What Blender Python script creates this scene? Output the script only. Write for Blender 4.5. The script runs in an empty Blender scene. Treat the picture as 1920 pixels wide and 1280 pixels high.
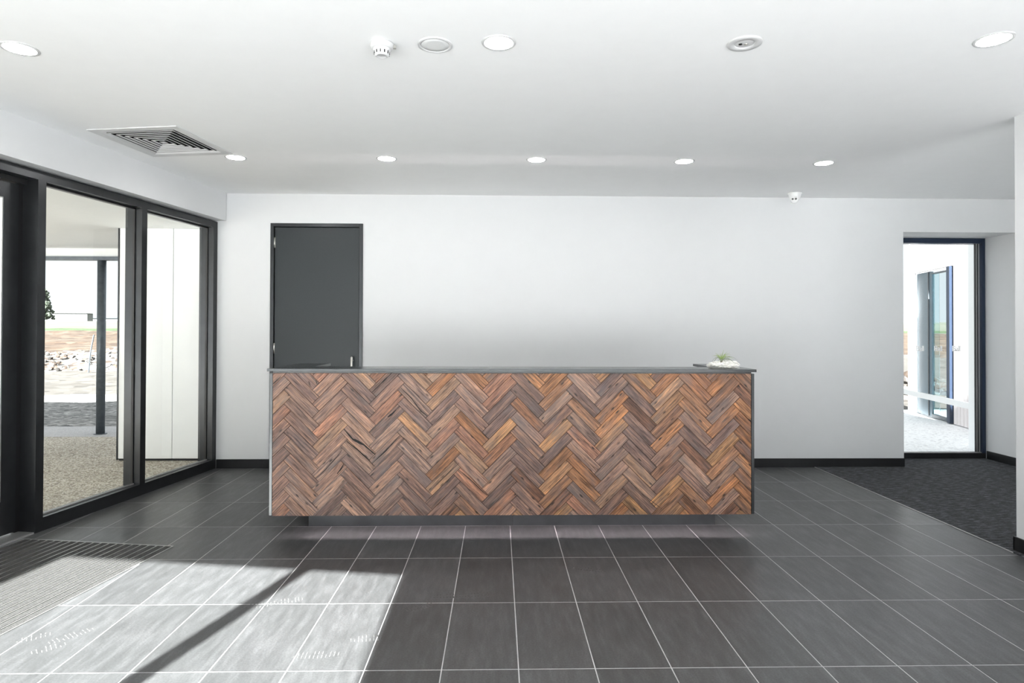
import bpy, bmesh, math, random
from mathutils import Vector, Matrix
from math import sin, cos, tan, atan, pi, radians, sqrt
random.seed(7)
S = bpy.context.scene
COL = S.collection

# ------------------------------------------------------------------ camera
yaw, pit, rol, FPX, SY, CH = 0.0218684, 0.0100544, 0.0029257, 1175.538, -32.268, 1.3208
fw = Vector((sin(yaw)*cos(pit), cos(yaw)*cos(pit), sin(pit)))
r0 = Vector((cos(yaw), -sin(yaw), 0)); u0 = r0.cross(fw)
rr = r0*cos(rol) + u0*sin(rol); uu = -r0*sin(rol) + u0*cos(rol)
cd = bpy.data.cameras.new('camera'); cam = bpy.data.objects.new('camera', cd); COL.objects.link(cam)
cam.matrix_world = Matrix(((rr.x, uu.x, -fw.x, 0), (rr.y, uu.y, -fw.y, 0), (rr.z, uu.z, -fw.z, CH), (0, 0, 0, 1)))
cd.sensor_width = 36; cd.sensor_fit = 'HORIZONTAL'; cd.lens = FPX*36/1920
cd.shift_x = 0; cd.shift_y = SY/1920
cd.clip_start = 0.02; cd.clip_end = 1000
S.camera = cam

# ------------------------------------------------------------------ sky, sun, exposure
w = bpy.data.worlds.new('sky'); S.world = w; w.use_nodes = True
bg = w.node_tree.nodes['Background']
bg.inputs[0].default_value = (0.93, 0.965, 1.0, 1); bg.inputs[1].default_value = 1.25
SUN_EL = radians(32); SUN_AZ = Vector((-0.259, -0.966, 0)).normalized()
sl = bpy.data.lights.new('sun', 'SUN'); sl.energy = 50; sl.angle = radians(0.6); sl.color = (1, 0.985, 0.965)
sun = bpy.data.objects.new('sun', sl); COL.objects.link(sun)
tosun = SUN_AZ*cos(SUN_EL) + Vector((0, 0, sin(SUN_EL)))
sun.rotation_euler = tosun.to_track_quat('Z', 'Y').to_euler(); sun.location = (0, -6, 9)
S.view_settings.view_transform = 'Standard'; S.view_settings.look = 'None'
S.view_settings.gamma = 1; S.view_settings.use_curve_mapping = False
S.view_settings.exposure = 0.24
cy = S.cycles
cy.max_bounces = 14; cy.diffuse_bounces = 8; cy.glossy_bounces = 5; cy.transmission_bounces = 8
cy.transparent_max_bounces = 24; cy.sample_clamp_indirect = 6; cy.caustics_reflective = False; cy.caustics_refractive = False
cy.use_denoising = True

# ------------------------------------------------------------------ materials
def srgb(*c):
    return tuple((v/255/12.92 if v/255 <= .04045 else ((v/255+.055)/1.055)**2.4) for v in c) + (1,)
class NT:
    def __init__(s, name):
        s.m = bpy.data.materials.new(name); s.m.use_nodes = True; s.t = s.m.node_tree
        s.b = s.t.nodes['Principled BSDF']; s.out = s.t.nodes['Material Output']
    def n(s, typ, **k):
        nd = s.t.nodes.new(typ)
        for a, v in k.items():
            if a.startswith('i_'):
                key = a[2:]; key = int(key) if key.isdigit() else key.replace('_', ' ')
                nd.inputs[key].default_value = v
            else: setattr(nd, a, v)
        return nd
    def l(s, a, b): s.t.links.new(a, b)
    def coord(s, scale=(1, 1, 1), rot=(0, 0, 0), which='Object'):
        tc = s.n('ShaderNodeTexCoord'); mp = s.n('ShaderNodeMapping')
        mp.inputs['Scale'].default_value = scale; mp.inputs['Rotation'].default_value = rot
        s.l(tc.outputs[which], mp.inputs[0]); return mp.outputs[0]
    def noise(s, vec, scale, detail=4, rough=.6):
        nd = s.n('ShaderNodeTexNoise'); nd.inputs['Scale'].default_value = scale
        nd.inputs['Detail'].default_value = detail; nd.inputs['Roughness'].default_value = rough
        s.l(vec, nd.inputs['Vector']); return nd.outputs['Fac']
    def ramp(s, fac, stops):
        nd = s.n('ShaderNodeValToRGB'); e = nd.color_ramp.elements
        while len(e) < len(stops): e.new(.5)
        for x, (p, c) in zip(e, stops): x.position = p; x.color = c
        s.l(fac, nd.inputs[0]); return nd.outputs[0]
    def mix(s, fac, a, b, mode='MIX'):
        nd = s.n('ShaderNodeMix', data_type='RGBA', blend_type=mode)
        for i, v in ((0, fac), (6, a), (7, b)):
            if hasattr(v, 'is_output'): s.l(v, nd.inputs[i])
            else: nd.inputs[i].default_value = v
        return nd.outputs[2]
    def bump(s, h, strength=.2, dist=.01):
        nd = s.n('ShaderNodeBump'); nd.inputs['Strength'].default_value = strength; nd.inputs['Distance'].default_value = dist
        s.l(h, nd.inputs['Height']); s.l(nd.outputs[0], s.b.inputs['Normal'])
def plain(name, col, rough=.5, metal=0, var=.06, nscale=8, bump=0, bscale=60, spec=.5):
    m = NT(name); v = m.coord()
    f = m.noise(v, nscale)
    c = tuple(col[:3])
    lo = tuple(x*(1-var) for x in c)+(1,); hi = tuple(min(1, x*(1+var)) for x in c)+(1,)
    m.l(m.ramp(f, [(.3, lo), (.7, hi)]), m.b.inputs['Base Color'])
    m.b.inputs['Roughness'].default_value = rough; m.b.inputs['Metallic'].default_value = metal
    m.b.inputs['Specular IOR Level'].default_value = spec
    if bump: m.bump(m.noise(v, bscale, 5), bump, .003)
    return m.m
M = {}
M['wall'] = plain('wall_paint', (.725, .730, .738, 1), .6, var=.008, bump=.05, bscale=250, spec=.3)
M['ceil'] = plain('ceiling_paint', (.93, .933, .937, 1), .65, var=.008, spec=.3)
M['frame'] = plain('dark_aluminium', (.045, .047, .050, 1), .30, .7, var=.1)
M['gasket'] = plain('black_rubber', (.008, .008, .009, 1), .5)
M['base'] = plain('black_skirting', (.012, .012, .013, 1), .35, var=.2)
M['doorm'] = plain('charcoal_door_paint', (.022, .027, .030, 1), .36, var=.06, nscale=120, bump=.15, bscale=400, spec=.35)
M['steel'] = plain('brushed_steel', (.6, .59, .56, 1), .3, 1)
M['alu'] = plain('mill_aluminium', (.55, .55, .54, 1), .4, .8)
M['white'] = plain('white_plastic', (.64, .64, .645, 1), .4, var=.01)
M['camwhite'] = plain('glossy_white_plastic', (.88, .88, .88, 1), .3, var=.01)
M['grille'] = plain('grey_mesh_fabric', (.72, .73, .73, 1), .7, var=.03, nscale=400)
M['black'] = plain('black_plastic', (.01, .01, .01, 1), .25)
M['desk'] = plain('dark_desk_laminate', (.035, .038, .040, 1), .2, .3, var=.1)
M['kick'] = plain('brushed_dark_kick', (.045, .05, .053, 1), .35, .4, var=.2)
M['grout'] = plain('light_grout', (.50, .50, .50, 1), .8, var=.1, nscale=30)
M['dark'] = plain('dark_void', (.01, .01, .01, 1), .9)
M['extwhite'] = plain('white_panel_cladding', (.88, .89, .90, 1), .45, var=.01)
M['soffit'] = plain('white_soffit_sheet', (.86, .87, .87, 1), .7, var=.01)
M['postm'] = plain('grey_steel_post', (.09, .105, .12, 1), .4, .3, var=.2, nscale=20)
M['roof'] = plain('roof_sheet', (.35, .36, .38, 1), .6)

def m_tile():
    m = NT('charcoal_porcelain_tile'); oi = m.n('ShaderNodeObjectInfo')
    tc = m.n('ShaderNodeTexCoord'); add = m.n('ShaderNodeVectorMath', operation='ADD')
    mul = m.n('ShaderNodeVectorMath', operation='SCALE'); mul.inputs[3].default_value = 37.0
    cmb = m.n('ShaderNodeCombineXYZ'); m.l(oi.outputs['Random'], cmb.inputs[0]); m.l(oi.outputs['Random'], cmb.inputs[1])
    m.l(cmb.outputs[0], mul.inputs[0]); m.l(tc.outputs['Object'], add.inputs[0]); m.l(mul.outputs[0], add.inputs[1])
    mp = m.n('ShaderNodeMapping'); mp.inputs['Scale'].default_value = (9, 1.6, 1); mp.inputs['Rotation'].default_value = (0, 0, radians(-8)); m.l(add.outputs[0], mp.inputs[0])
    streak = m.noise(mp.outputs[0], 3, 7, .65)
    fine = m.noise(add.outputs[0], 130, 3)
    c = m.ramp(streak, [(.28, (.048, .049, .050, 1)), (.50, (.066, .067, .069, 1)), (.70, (.094, .095, .098, 1))])
    c = m.mix(.35, c, m.ramp(fine, [(.35, (.5, .5, .5, 1)), (.65, (1.5, 1.5, 1.5, 1))]), 'MULTIPLY')
    tone = m.ramp(oi.outputs['Random'], [(0, (.86, .86, .86, 1)), (1, (1.12, 1.12, 1.12, 1))])
    c = m.mix(1.0, c, tone, 'MULTIPLY')
    m.l(c, m.b.inputs['Base Color']); m.b.inputs['Specular IOR Level'].default_value = .40
    rg = m.n('ShaderNodeMapRange'); m.l(m.noise(add.outputs[0], 5, 4), rg.inputs[0])
    rg.inputs[3].default_value = .36; rg.inputs[4].default_value = .46; m.l(rg.outputs[0], m.b.inputs['Roughness'])
    m.bump(m.noise(mp.outputs[0], 6, 3), .05, .0006)
    return m.m
M['tile'] = m_tile()
def m_wood():
    m = NT('reclaimed_hardwood'); oi = m.n('ShaderNodeObjectInfo')
    tc = m.n('ShaderNodeTexCoord'); add = m.n('ShaderNodeVectorMath', operation='ADD')
    mul = m.n('ShaderNodeVectorMath', operation='SCALE'); mul.inputs[3].default_value = 53.0
    cmb = m.n('ShaderNodeCombineXYZ')
    for i in range(3): m.l(oi.outputs['Random'], cmb.inputs[i])
    m.l(cmb.outputs[0], mul.inputs[0]); m.l(tc.outputs['Object'], add.inputs[0]); m.l(mul.outputs[0], add.inputs[1])
    def mp(sc):
        a = m.n('ShaderNodeMapping'); a.inputs['Scale'].default_value = sc; m.l(add.outputs[0], a.inputs[0]); return a.outputs[0]
    g1 = m.noise(mp((5, 1, 60)), 1.6, 8, .7)      # fine grain along the board
    g2 = m.noise(mp((2.6, 1, 38)), 1.6, 5, .6)     # broad bands
    g3 = m.noise(mp((3, 1, 7)), 2.0, 3, .5)      # patches
    wv = m.n('ShaderNodeTexWave', wave_type='BANDS', bands_direction='Z'); wv.inputs['Scale'].default_value = 26
    wv.inputs['Distortion'].default_value = 7; wv.inputs['Detail'].default_value = 3; wv.inputs['Detail Scale'].default_value = 1.2
    m.l(mp((.22, .22, 1)), wv.inputs['Vector'])
    base = oi.outputs['Color']
    c = m.mix(1.0, base, m.ramp(g1, [(.33, (.16, .14, .14, 1)), (.44, (.70, .68, .67, 1)), (.56, (1.12, 1.1, 1.08, 1)), (.7, (1.8, 1.66, 1.5, 1))]), 'MULTIPLY')
    c = m.mix(.75, c, m.ramp(g2, [(.36, (.45, .43, .45, 1)), (.5, (.95, .93, .93, 1)), (.64, (1.4, 1.25, 1.05, 1))]), 'MULTIPLY')
    c = m.mix(.45, c, m.ramp(wv.outputs['Fac'], [(0, (.55, .5, .48, 1)), (.5, (1.1, 1.08, 1.05, 1)), (1, (1.2, 1.15, 1.05, 1))]), 'MULTIPLY')
    c = m.mix(m.ramp(g3, [(.5, (0, 0, 0, 1)), (.72, (.55, .55, .55, 1))]), c, (.16, .135, .13, 1))
    # knots and small dark holes
    vo = m.n('ShaderNodeTexVoronoi'); vo.inputs['Scale'].default_value = 1.0; m.l(mp((8, 8, 24)), vo.inputs['Vector'])
    c = m.mix(m.ramp(vo.outputs['Distance'], [(.06, (1, 1, 1, 1)), (.17, (0, 0, 0, 1))]), c, (.02, .014, .012, 1))
    m.l(c, m.b.inputs['Base Color']); m.b.inputs['Roughness'].default_value = .52; m.b.inputs['Specular IOR Level'].default_value = .35
    m.bump(g1, .35, .003)
    return m.m
M['wood'] = m_wood()
def m_speck(name, cols, scale, rough=.85, bump=.5, big=1.2, bigcols=None):
    m = NT(name); v = m.coord()
    vo = m.n('ShaderNodeTexVoronoi'); vo.inputs['Scale'].default_value = scale; m.l(v, vo.inputs['Vector'])
    bw = m.n('ShaderNodeSeparateColor'); m.l(vo.outputs['Color'], bw.inputs[0])
    c = m.ramp(bw.outputs[0], cols)
    if bigcols:
        c = m.mix(1.0, c, m.ramp(m.noise(v, big, 6, .6), bigcols), 'MULTIPLY')
    m.l(c, m.b.inputs['Base Color']); m.b.inputs['Roughness'].default_value = rough
    m.bump(vo.outputs['Distance'], bump, .01)
    return m.m
M['aggregate'] = m_speck('exposed_aggregate', [(0, (.15, .125, .10, 1)), (.35, (.34, .30, .245, 1)), (.7, (.50, .46, .39, 1)), (1, (.68, .66, .61, 1))], 80, bigcols=[(.3, (.85, .85, .85, 1)), (.7, (1.1, 1.1, 1.1, 1))])
M['paving'] = m_speck('grey_paving', [(0, (.34, .34, .36, 1)), (1, (.52, .51, .52, 1))], 90, big=2, bigcols=[(.3, (.9, .9, .9, 1)), (.7, (1.05, 1.05, 1.05, 1))])
M['concrete'] = m_speck('bounce_concrete', [(0, (.64, .64, .66, 1)), (1, (.70, .70, .71, 1))], 60, bump=.1)  # paled on purpose: unseen ground bouncing sun onto the ceiling
M['palecourt'] = m_speck('glare_pale_concrete', [(0, (.60, .60, .61, 1)), (.3, (.80, .80, .81, 1)), (1, (.88, .88, .88, 1))], 40, bump=.3)  # outdoor glare put into the colour, this ground lies in building shade
M['gravel'] = m_speck('crushed_gravel', [(0, (.06, .06, .06, 1)), (.5, (.17, .17, .165, 1)), (1, (.36, .35, .34, 1))], 16, bump=1, big=3, bigcols=[(.3, (.6, .6, .6, 1)), (.7, (1.2, 1.2, 1.2, 1))])
M['dirt'] = m_speck('pale_clay', [(0, (.03, .026, .022, 1)), (.25, (.066, .060, .053, 1)), (1, (.082, .076, .069, 1))], 4, bump=.6, big=.8, bigcols=[(.3, (.75, .72, .68, 1)), (.5, (1, 1, 1, 1))])
M['orange'] = m_speck('orange_clay', [(0, (.03, .015, .007, 1)), (.5, (.06, .036, .020, 1)), (1, (.09, .07, .05, 1))], 1.5, bump=.6, big=.3, bigcols=[(.3, (.6, .6, .6, 1)), (.6, (1.15, 1.15, 1.15, 1))])
M['field'] = m_speck('dry_grass_field', [(0, (.075, .078, .06, 1)), (1, (.10, .098, .084, 1))], 2, bump=.4, big=.08, bigcols=[(.3, (.75, .85, .6, 1)), (.7, (1.1, 1.1, 1.1, 1))])
M['grass'] = m_speck('green_grass', [(0, (.022, .04, .012, 1)), (1, (.045, .07, .025, 1))], 3, bump=.4)
M['rock'] = m_speck('broken_limestone', [(0, (.02, .019, .018, 1)), (.25, (.075, .05, .035, 1)), (.4, (.085, .082, .078, 1)), (1, (.13, .125, .12, 1))], 6, bump=.5, big=1.1, bigcols=[(.35, (.55, .5, .46, 1)), (.55, (1, 1, 1, 1))])
M['crystal'] = plain('white_quartz_rock', (.86, .84, .80, 1), .35, var=.12, nscale=40, bump=.8, bscale=90)
M['leaf'] = plain('air_plant_leaf', (.33, .46, .12, 1), .5, var=.4, nscale=25)
M['leaf2'] = plain('grey_green_leaf', (.30, .34, .24, 1), .5, var=.3, nscale=25)
M['foliage'] = plain('tree_foliage', (.06, .075, .055, 1), .9, var=.4, nscale=2)
M['bark'] = plain('bark', (.12, .09, .06, 1), .9)
M['shed'] = plain('pale_shed_sheet', (.16, .165, .17, 1), .6, var=.04)
M['shedroof'] = plain('blue_grey_roof', (.03, .04, .05, 1), .6)
M['cladding'] = plain('pale_rose_board', (.80, .745, .74, 1), .6, var=.03)
M['mesh'] = plain('dark_screen_mesh', (.15, .20, .235, 1), .5, .2, var=.45, nscale=160)
M['extdark'] = plain('blue_black_frame', (.03, .045, .08, 1), .35, .5)
M['rail'] = plain('white_rail_paint', (.85, .85, .85, 1), .4, var=.01)
M['dust'] = plain('pale_dust', (.10, .10, .10, 1), .9, var=.3, nscale=90)

def m_carpet():
    m = NT('charcoal_loop_carpet'); v = m.coord((9, 42, 1), (0, 0, radians(-18)))
    f = m.noise(v, 1.5, 6, .75); v2 = m.coord(); f2 = m.noise(v2, 120, 3, .7)
    c = m.ramp(f, [(.40, (.003, .003, .004, 1)), (.5, (.013, .014, .017, 1)), (.60, (.09, .095, .11, 1))])
    c = m.mix(.6, c, m.ramp(f2, [(.35, (.35, .35, .35, 1)), (.65, (1.8, 1.8, 1.8, 1))]), 'MULTIPLY')
    m.l(c, m.b.inputs['Base Color']); m.b.inputs['Roughness'].default_value = .95
    m.b.inputs['Sheen Weight'].default_value = .08; m.b.inputs['Specular IOR Level'].default_value = .15; m.b.inputs['Sheen Roughness'].default_value = .5
    m.bump(f, .9, .006); return m.m
M['carpet'] = m_carpet()
def m_matstrip():
    m = NT('entrance_mat_fibre'); f = m.noise(m.coord(), 220, 3, .8)
    m.l(m.ramp(f, [(.35, (.018, .0175, .0175, 1)), (.55, (.055, .054, .053, 1)), (.7, (.14, .135, .13, 1))]), m.b.inputs['Base Color'])
    m.b.inputs['Roughness'].default_value = .95; m.bump(f, 1, .006); return m.m
M['fibre'] = m_matstrip()
def m_glass(name='window_glass', tint=(.97, .99, .985, 1), boost=1.0, mincol=0.0):
    m = NT(name); t = m.t; t.nodes.remove(m.b)
    fr = m.n('ShaderNodeFresnel'); fr.inputs[0].default_value = 1.5
    mr = m.n('ShaderNodeMapRange'); mr.inputs[1].default_value = 0; mr.inputs[2].default_value = 1
    mr.inputs[3].default_value = mincol; mr.inputs[4].default_value = boost; m.l(fr.outputs[0], mr.inputs[0])
    ge = m.n('ShaderNodeNewGeometry'); inv = m.n('ShaderNodeMath', operation='SUBTRACT'); inv.inputs[0].default_value = 1; m.l(ge.outputs['Backfacing'], inv.inputs[1])
    fm = m.n('ShaderNodeMath', operation='MULTIPLY'); m.l(mr.outputs[0], fm.inputs[0]); m.l(inv.outputs[0], fm.inputs[1])
    tr = m.n('ShaderNodeBsdfTransparent'); tr.inputs[0].default_value = tint
    gl = m.n('ShaderNodeBsdfGlossy'); gl.inputs['Roughness'].default_value = .0
    mx = m.n('ShaderNodeMixShader'); m.l(fm.outputs[0], mx.inputs[0]); m.l(tr.outputs[0], mx.inputs[1]); m.l(gl.outputs[0], mx.inputs[2])
    m.l(mx.outputs[0], m.out.inputs[0]); return m.m
M['glass'] = m_glass()
M['mirrorglass'] = m_glass('reflective_glass', (.5, .62, .66, 1), 1.0, .55)
M['teal'] = m_glass('teal_glass', (.5, .66, .70, 1), 1.0, .3)
def m_emit(name, col, s):
    m = NT(name); m.b.inputs['Base Color'].default_value = (.9, .9, .9, 1)
    m.b.inputs['Emission Color'].default_value = col; m.b.inputs['Emission Strength'].default_value = s; return m.m
def m_film():
    m = NT('white_vinyl_film'); m.t.nodes.remove(m.b); a = m.n('ShaderNodeBsdfDiffuse'); b = m.n('ShaderNodeBsdfTranslucent'); x = m.n('ShaderNodeMixShader'); x.inputs[0].default_value = .6
    for q in (a, b): q.inputs[0].default_value = (.95, .95, .95, 1)
    m.l(a.outputs[0], x.inputs[1]); m.l(b.outputs[0], x.inputs[2]); m.l(x.outputs[0], m.out.inputs[0]); return m.m
M['film'] = m_film()
M['lamp'] = m_emit('downlight_diffuser', (1, .985, .96, 1), 110)
M['led'] = m_emit('led_tape', (1, .86, .88, 1), 60)

# ------------------------------------------------------------------ mesh helpers
def obj(name, bm, mat, parent=None, smooth=False, mats=None):
    bmesh.ops.recalc_face_normals(bm, faces=bm.faces[:])
    me = bpy.data.meshes.new(name); bm.to_mesh(me); bm.free()
    for mm in (mats or [mat]): me.materials.append(mm)
    if smooth:
        for p in me.polygons: p.use_smooth = True
    o = bpy.data.objects.new(name, me); COL.objects.link(o)
    if parent: o.parent = parent
    return o
def tag(o, label=None, cat=None, group=None, kind=None):
    if label: o['label'] = label
    if cat: o['category'] = cat
    if group: o['group'] = group
    if kind: o['kind'] = kind
    return o
def empty(name, loc=(0, 0, 0), rz=0):
    o = bpy.data.objects.new(name, None); o.empty_display_size = .1; o.location = loc; o.rotation_euler = (0, 0, rz)
    COL.objects.link(o); return o
def bx(bm, x0, x1, y0, y1, z0, z1, bev=0, T=None):
    v = [bm.verts.new(p) for p in ((x0, y0, z0), (x1, y0, z0), (x1, y1, z0), (x0, y1, z0), (x0, y0, z1), (x1, y0, z1), (x1, y1, z1), (x0, y1, z1))]
    fs = [bm.faces.new([v[i] for i in f]) for f in ((0, 3, 2, 1), (4, 5, 6, 7), (0, 1, 5, 4), (1, 2, 6, 5), (2, 3, 7, 6), (3, 0, 4, 7))]
    if bev:
        es = set(e for f in fs for e in f.edges)
        r = bmesh.ops.bevel(bm, geom=list(es), offset=bev, segments=1, affect='EDGES')
        v = list({vv for f in r['faces'] for vv in f.verts} | {q for q in v if q.is_valid})
    if T is not None:
        for q in v: q.co = T @ q.co
    return v
def box(name, x0, x1, y0, y1, z0, z1, mat, parent=None, bev=0, T=None):
    bm = bmesh.new(); bx(bm, x0, x1, y0, y1, z0, z1, bev, T); return obj(name, bm, mat, parent)
def prism(bm, poly, z0, z1):
    a = [bm.verts.new((p[0], p[1], z0)) for p in poly]; b = [bm.verts.new((p[0], p[1], z1)) for p in poly]
    bm.faces.new(list(reversed(a))); bm.faces.new(b)
    n = len(poly)
    for i in range(n): bm.faces.new((a[i], a[(i+1) % n], b[(i+1) % n], b[i]))
def area(p): return abs(sum(p[i][0]*p[(i+1) % len(p)][1]-p[(i+1) % len(p)][0]*p[i][1] for i in range(len(p))))/2
def clip(poly, a, b, c):        # keep a x + b y <= c
    out = []
    for i in range(len(poly)):
        p, q = poly[i], poly[(i+1) % len(poly)]
        dp, dq = a*p[0]+b*p[1]-c, a*q[0]+b*q[1]-c
        if dp <= 0: out.append(p)
        if (dp < 0 < dq) or (dq < 0 < dp):
            t = dp/(dp-dq); out.append((p[0]+(q[0]-p[0])*t, p[1]+(q[1]-p[1])*t))
    return out
def subtract(poly, cv):         # poly minus convex ccw polygon -> list of convex pieces
    res = []; rem = poly
    for i in range(len(cv)):
        p, q = cv[i], cv[(i+1) % len(cv)]
        a, b = (q[1]-p[1]), -(q[0]-p[0]); c = a*p[0]+b*p[1]
        o = clip(rem, -a, -b, -c)          # outside of this edge
        if len(o) > 2 and area(o) > 1e-5: res.append(o)
        rem = clip(rem, a, b, c)
        if len(rem) < 3 or area(rem) < 1e-6: break
    return res
def lathe(bm, prof, seg=32, cx=0, cy_=0, cz=0):
    rings = []
    for r, z in prof:
        if r < 1e-6: rings.append([bm.verts.new((cx, cy_, cz+z))])
        else: rings.append([bm.verts.new((cx+r*cos(2*pi*i/seg), cy_+r*sin(2*pi*i/seg), cz+z)) for i in range(seg)])
    for A, B in zip(rings, rings[1:]):
        for i in range(seg):
            j = (i+1) % seg
            if len(A) == 1 and len(B) > 1: bm.faces.new((A[0], B[i], B[j]))
            elif len(B) == 1 and len(A) > 1: bm.faces.new((A[i], A[j], B[0]))
            elif len(A) > 1: bm.faces.new((A[i], A[j], B[j], B[i]))
def tube(bm, pts, rads, seg=8):
    rings = []
    for k, p in enumerate(pts):
        p = Vector(p); d = (Vector(pts[min(k+1, len(pts)-1)])-Vector(pts[max(k-1, 0)])).normalized()
        a = d.cross(Vector((.3, .1, .95))).normalized(); b = d.cross(a)
        r = rads[k] if hasattr(rads, '__len__') else rads
        rings.append([bm.verts.new(p+a*r*cos(2*pi*i/seg)+b*r*sin(2*pi*i/seg)) for i in range(seg)])
    for A, B in zip(rings, rings[1:]):
        for i in range(seg): bm.faces.new((A[i], A[(i+1) % seg], B[(i+1) % seg], B[i]))
    bm.faces.new(rings[0]); bm.faces.new(list(reversed(rings[-1])))

# building grid of the angled left side:  s runs along the glazed wall towards the camera, n into the room
TH = atan(.156); O = Vector((-2.69, 6.058, 0)); U = Vector((-sin(TH), -cos(TH), 0)); N = Vector((cos(TH), -sin(TH), 0))
TL = Matrix(((U.x, N.x, 0, O.x), (U.y, N.y, 0, O.y), (0, 0, 1, 0), (0, 0, 0, 1)))   # (s,n,z) -> world
def P(s, n): v = O+U*s+N*n; return (v.x, v.y)
def lbox(name, s0, s1, n0, n1, z0, z1, mat, parent=None, bev=0): return box(name, s0, s1, n0, n1, z0, z1, mat, parent, bev, T=TL)
ZC, YB = 2.628, 6.058
XR = 3.132; XF = 5.09; YW = 6.44
SF = 5.97       # entrance glazing behind the camera (s)

# ------------------------------------------------------------------ floor
MAT = [P(2.32, -.055+.10), P(2.32, 1.115), P(5.2, 1.115), P(5.2, .045)]
# mat rectangle measured on the floor (ccw)
m0 = Vector((-2.983, 4.029, 0)); m1 = Vector((-1.973, 3.879, 0)); mdir = (m1-m0).normalized(); mlen = (m1-m0).length
mback = Vector((mdir.y, -mdir.x, 0))
ML = 2.75
MATP = [tuple((m0+mback*ML).xy), tuple((m1+mback*ML).xy), tuple(m1.xy), tuple(m0.xy)]
fl = empty('floor'); tag(fl, 'dark grey rectangular floor tiles with pale grout lines', None, None, 'structure')
bm = bmesh.new()
base_poly = [(-3.9, -.6), (3.083, -.6), (3.083, YB+.02), (-2.95, YB+.02)]
base_poly = clip(base_poly, -N.x, -N.y, -(N.x*O.x+N.y*O.y)+.16)
base_poly = clip(base_poly, U.x, U.y, U.dot(O)+SF+.05)
for q in subtract(base_poly, MATP): prism(bm, q, -.06, -.0004)
obj('grout_bed', bm, M['grout'], fl)
G = .0022
row = 0
for j in range(-1, 12):
    yb = 4.259+1.8-.6*j
    for k in range(-13, 10):
        xa = .0834+.3*k
        q = [(xa+G, yb-.6+G), (xa+.3-G, yb-.6+G), (xa+.3-G, yb-G), (xa+G, yb-G)]
        q = clip(q, 0, 1, YB-.001)
        if len(q) < 3: continue
        q = clip(q, -N.x, -N.y, -(N.x*O.x+N.y*O.y)-.001)
        if len(q) < 3: continue
        q = clip(q, U.x, U.y, U.dot(O)+SF-.03)
        if len(q) < 3 or area(q) < 2e-4: continue
        c = (xa+.15, yb-.3)
        inside = all((MATP[(i+1) % 4][0]-MATP[i][0])*(0)+1 for i in range(4))
        pcs = subtract(q, [(x, y) for x, y in MATP])
        if not pcs: continue
        if sum(area(p) for p in pcs) < 2e-4: continue
        bm = bmesh.new()
        dz = random.uniform(-.0001, .0002)
        for p in pcs: prism(bm, [(x-c[0], y-c[1]) for x, y in p], -.009, dz)
        t = obj('tile', bm, M['tile'], fl); t.location = (c[0], c[1], 0)

# carpet
bm = bmesh.new()
prism(bm, [(3.086, 1.0), (XF, 1.0), (XF, YB), (XF-.002, YW+.02), (3.97, YW+.02), (3.97, YB), (3.086, YB)], -.05, .004)
tag(obj('carpet', bm, M['carpet']), 'charcoal streaked loop carpet beside the tiles, below the tall window', 'carpet')
box('trim_1', 3.080, 3.087, 3.70, YB-.01, -.03, .0045, M['alu'])
tag(bpy.data.objects['trim_1'], 'thin pale metal strip between the tiles and the carpet', None, None, 'structure')

# ------------------------------------------------------------------ walls
DX0, DX1, DZ = -2.185, -1.304, 2.344
bm = bmesh.new()
bx(bm, -2.74, DX0, YB, YW, 0, ZC); bx(bm, DX0, DX1, YB, YW, DZ, ZC); bx(bm, DX1, 3.97, YB, YW, 0, ZC)
bx(bm, 3.97, XF+.3, YB, YW+.1, 2.300, ZC); bx(bm, DX0, DX1, YB+.12, YW, 0, DZ)
tag(obj('wall_back', bm, M['wall']), 'white plaster wall behind the timber desk', None, None, 'structure')
bm = bmesh.new()
bx(bm, 0, SF, -.16, .085, 2.362, ZC, T=TL)
tag(obj('wall_left', bm, M['wall']), 'white bulkhead above the black framed glazing on the left', None, None, 'structure')
lbox('wall_left_end', 4.0, SF, -.16, .0, 0, 2.362, M['wall']); tag(bpy.data.objects['wall_left_end'], 'white wall between the glazed entry doors and the camera side', None, None, 'structure')
yend = 6.058-.0
box('wall_right', XR, XR+.14, -.62, 3.73, 0, ZC, M['wall']); tag(bpy.data.objects['wall_right'], 'white wall end at the right edge of the picture', None, None, 'structure')
box('wall_corridor', XF, XF+.14, .9, YW+.1, 0, ZC, M['wall']); tag(bpy.data.objects['wall_corridor'], 'white wall to the right of the tall window', None, None, 'structure')
box('wall_corridor_end', XR+.14, XF, .9, 1.0, 2.35, ZC, M['wall']); tag(bpy.data.objects['wall_corridor_end'], 'white bulkhead over the added glazing closing the carpeted side area', None, None, 'structure')
w5 = tag(empty('fill_window'), 'unseen glazing added to brighten the carpeted side area', None, None, 'structure')  # added window out of view, lets ground bounce brighten the right side
for a in (XR+.14, XR+.14+.86, XF-.05): box('mullion', a, a+.05, .92, .98, 0, 2.35, M['frame'], w5)
for a, b in ((XR+.19, XR+1.0), (XR+1.05, XF-.05)): box('pane', a, b, .947, .953, .0, 2.35, M['glass'], w5)

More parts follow.
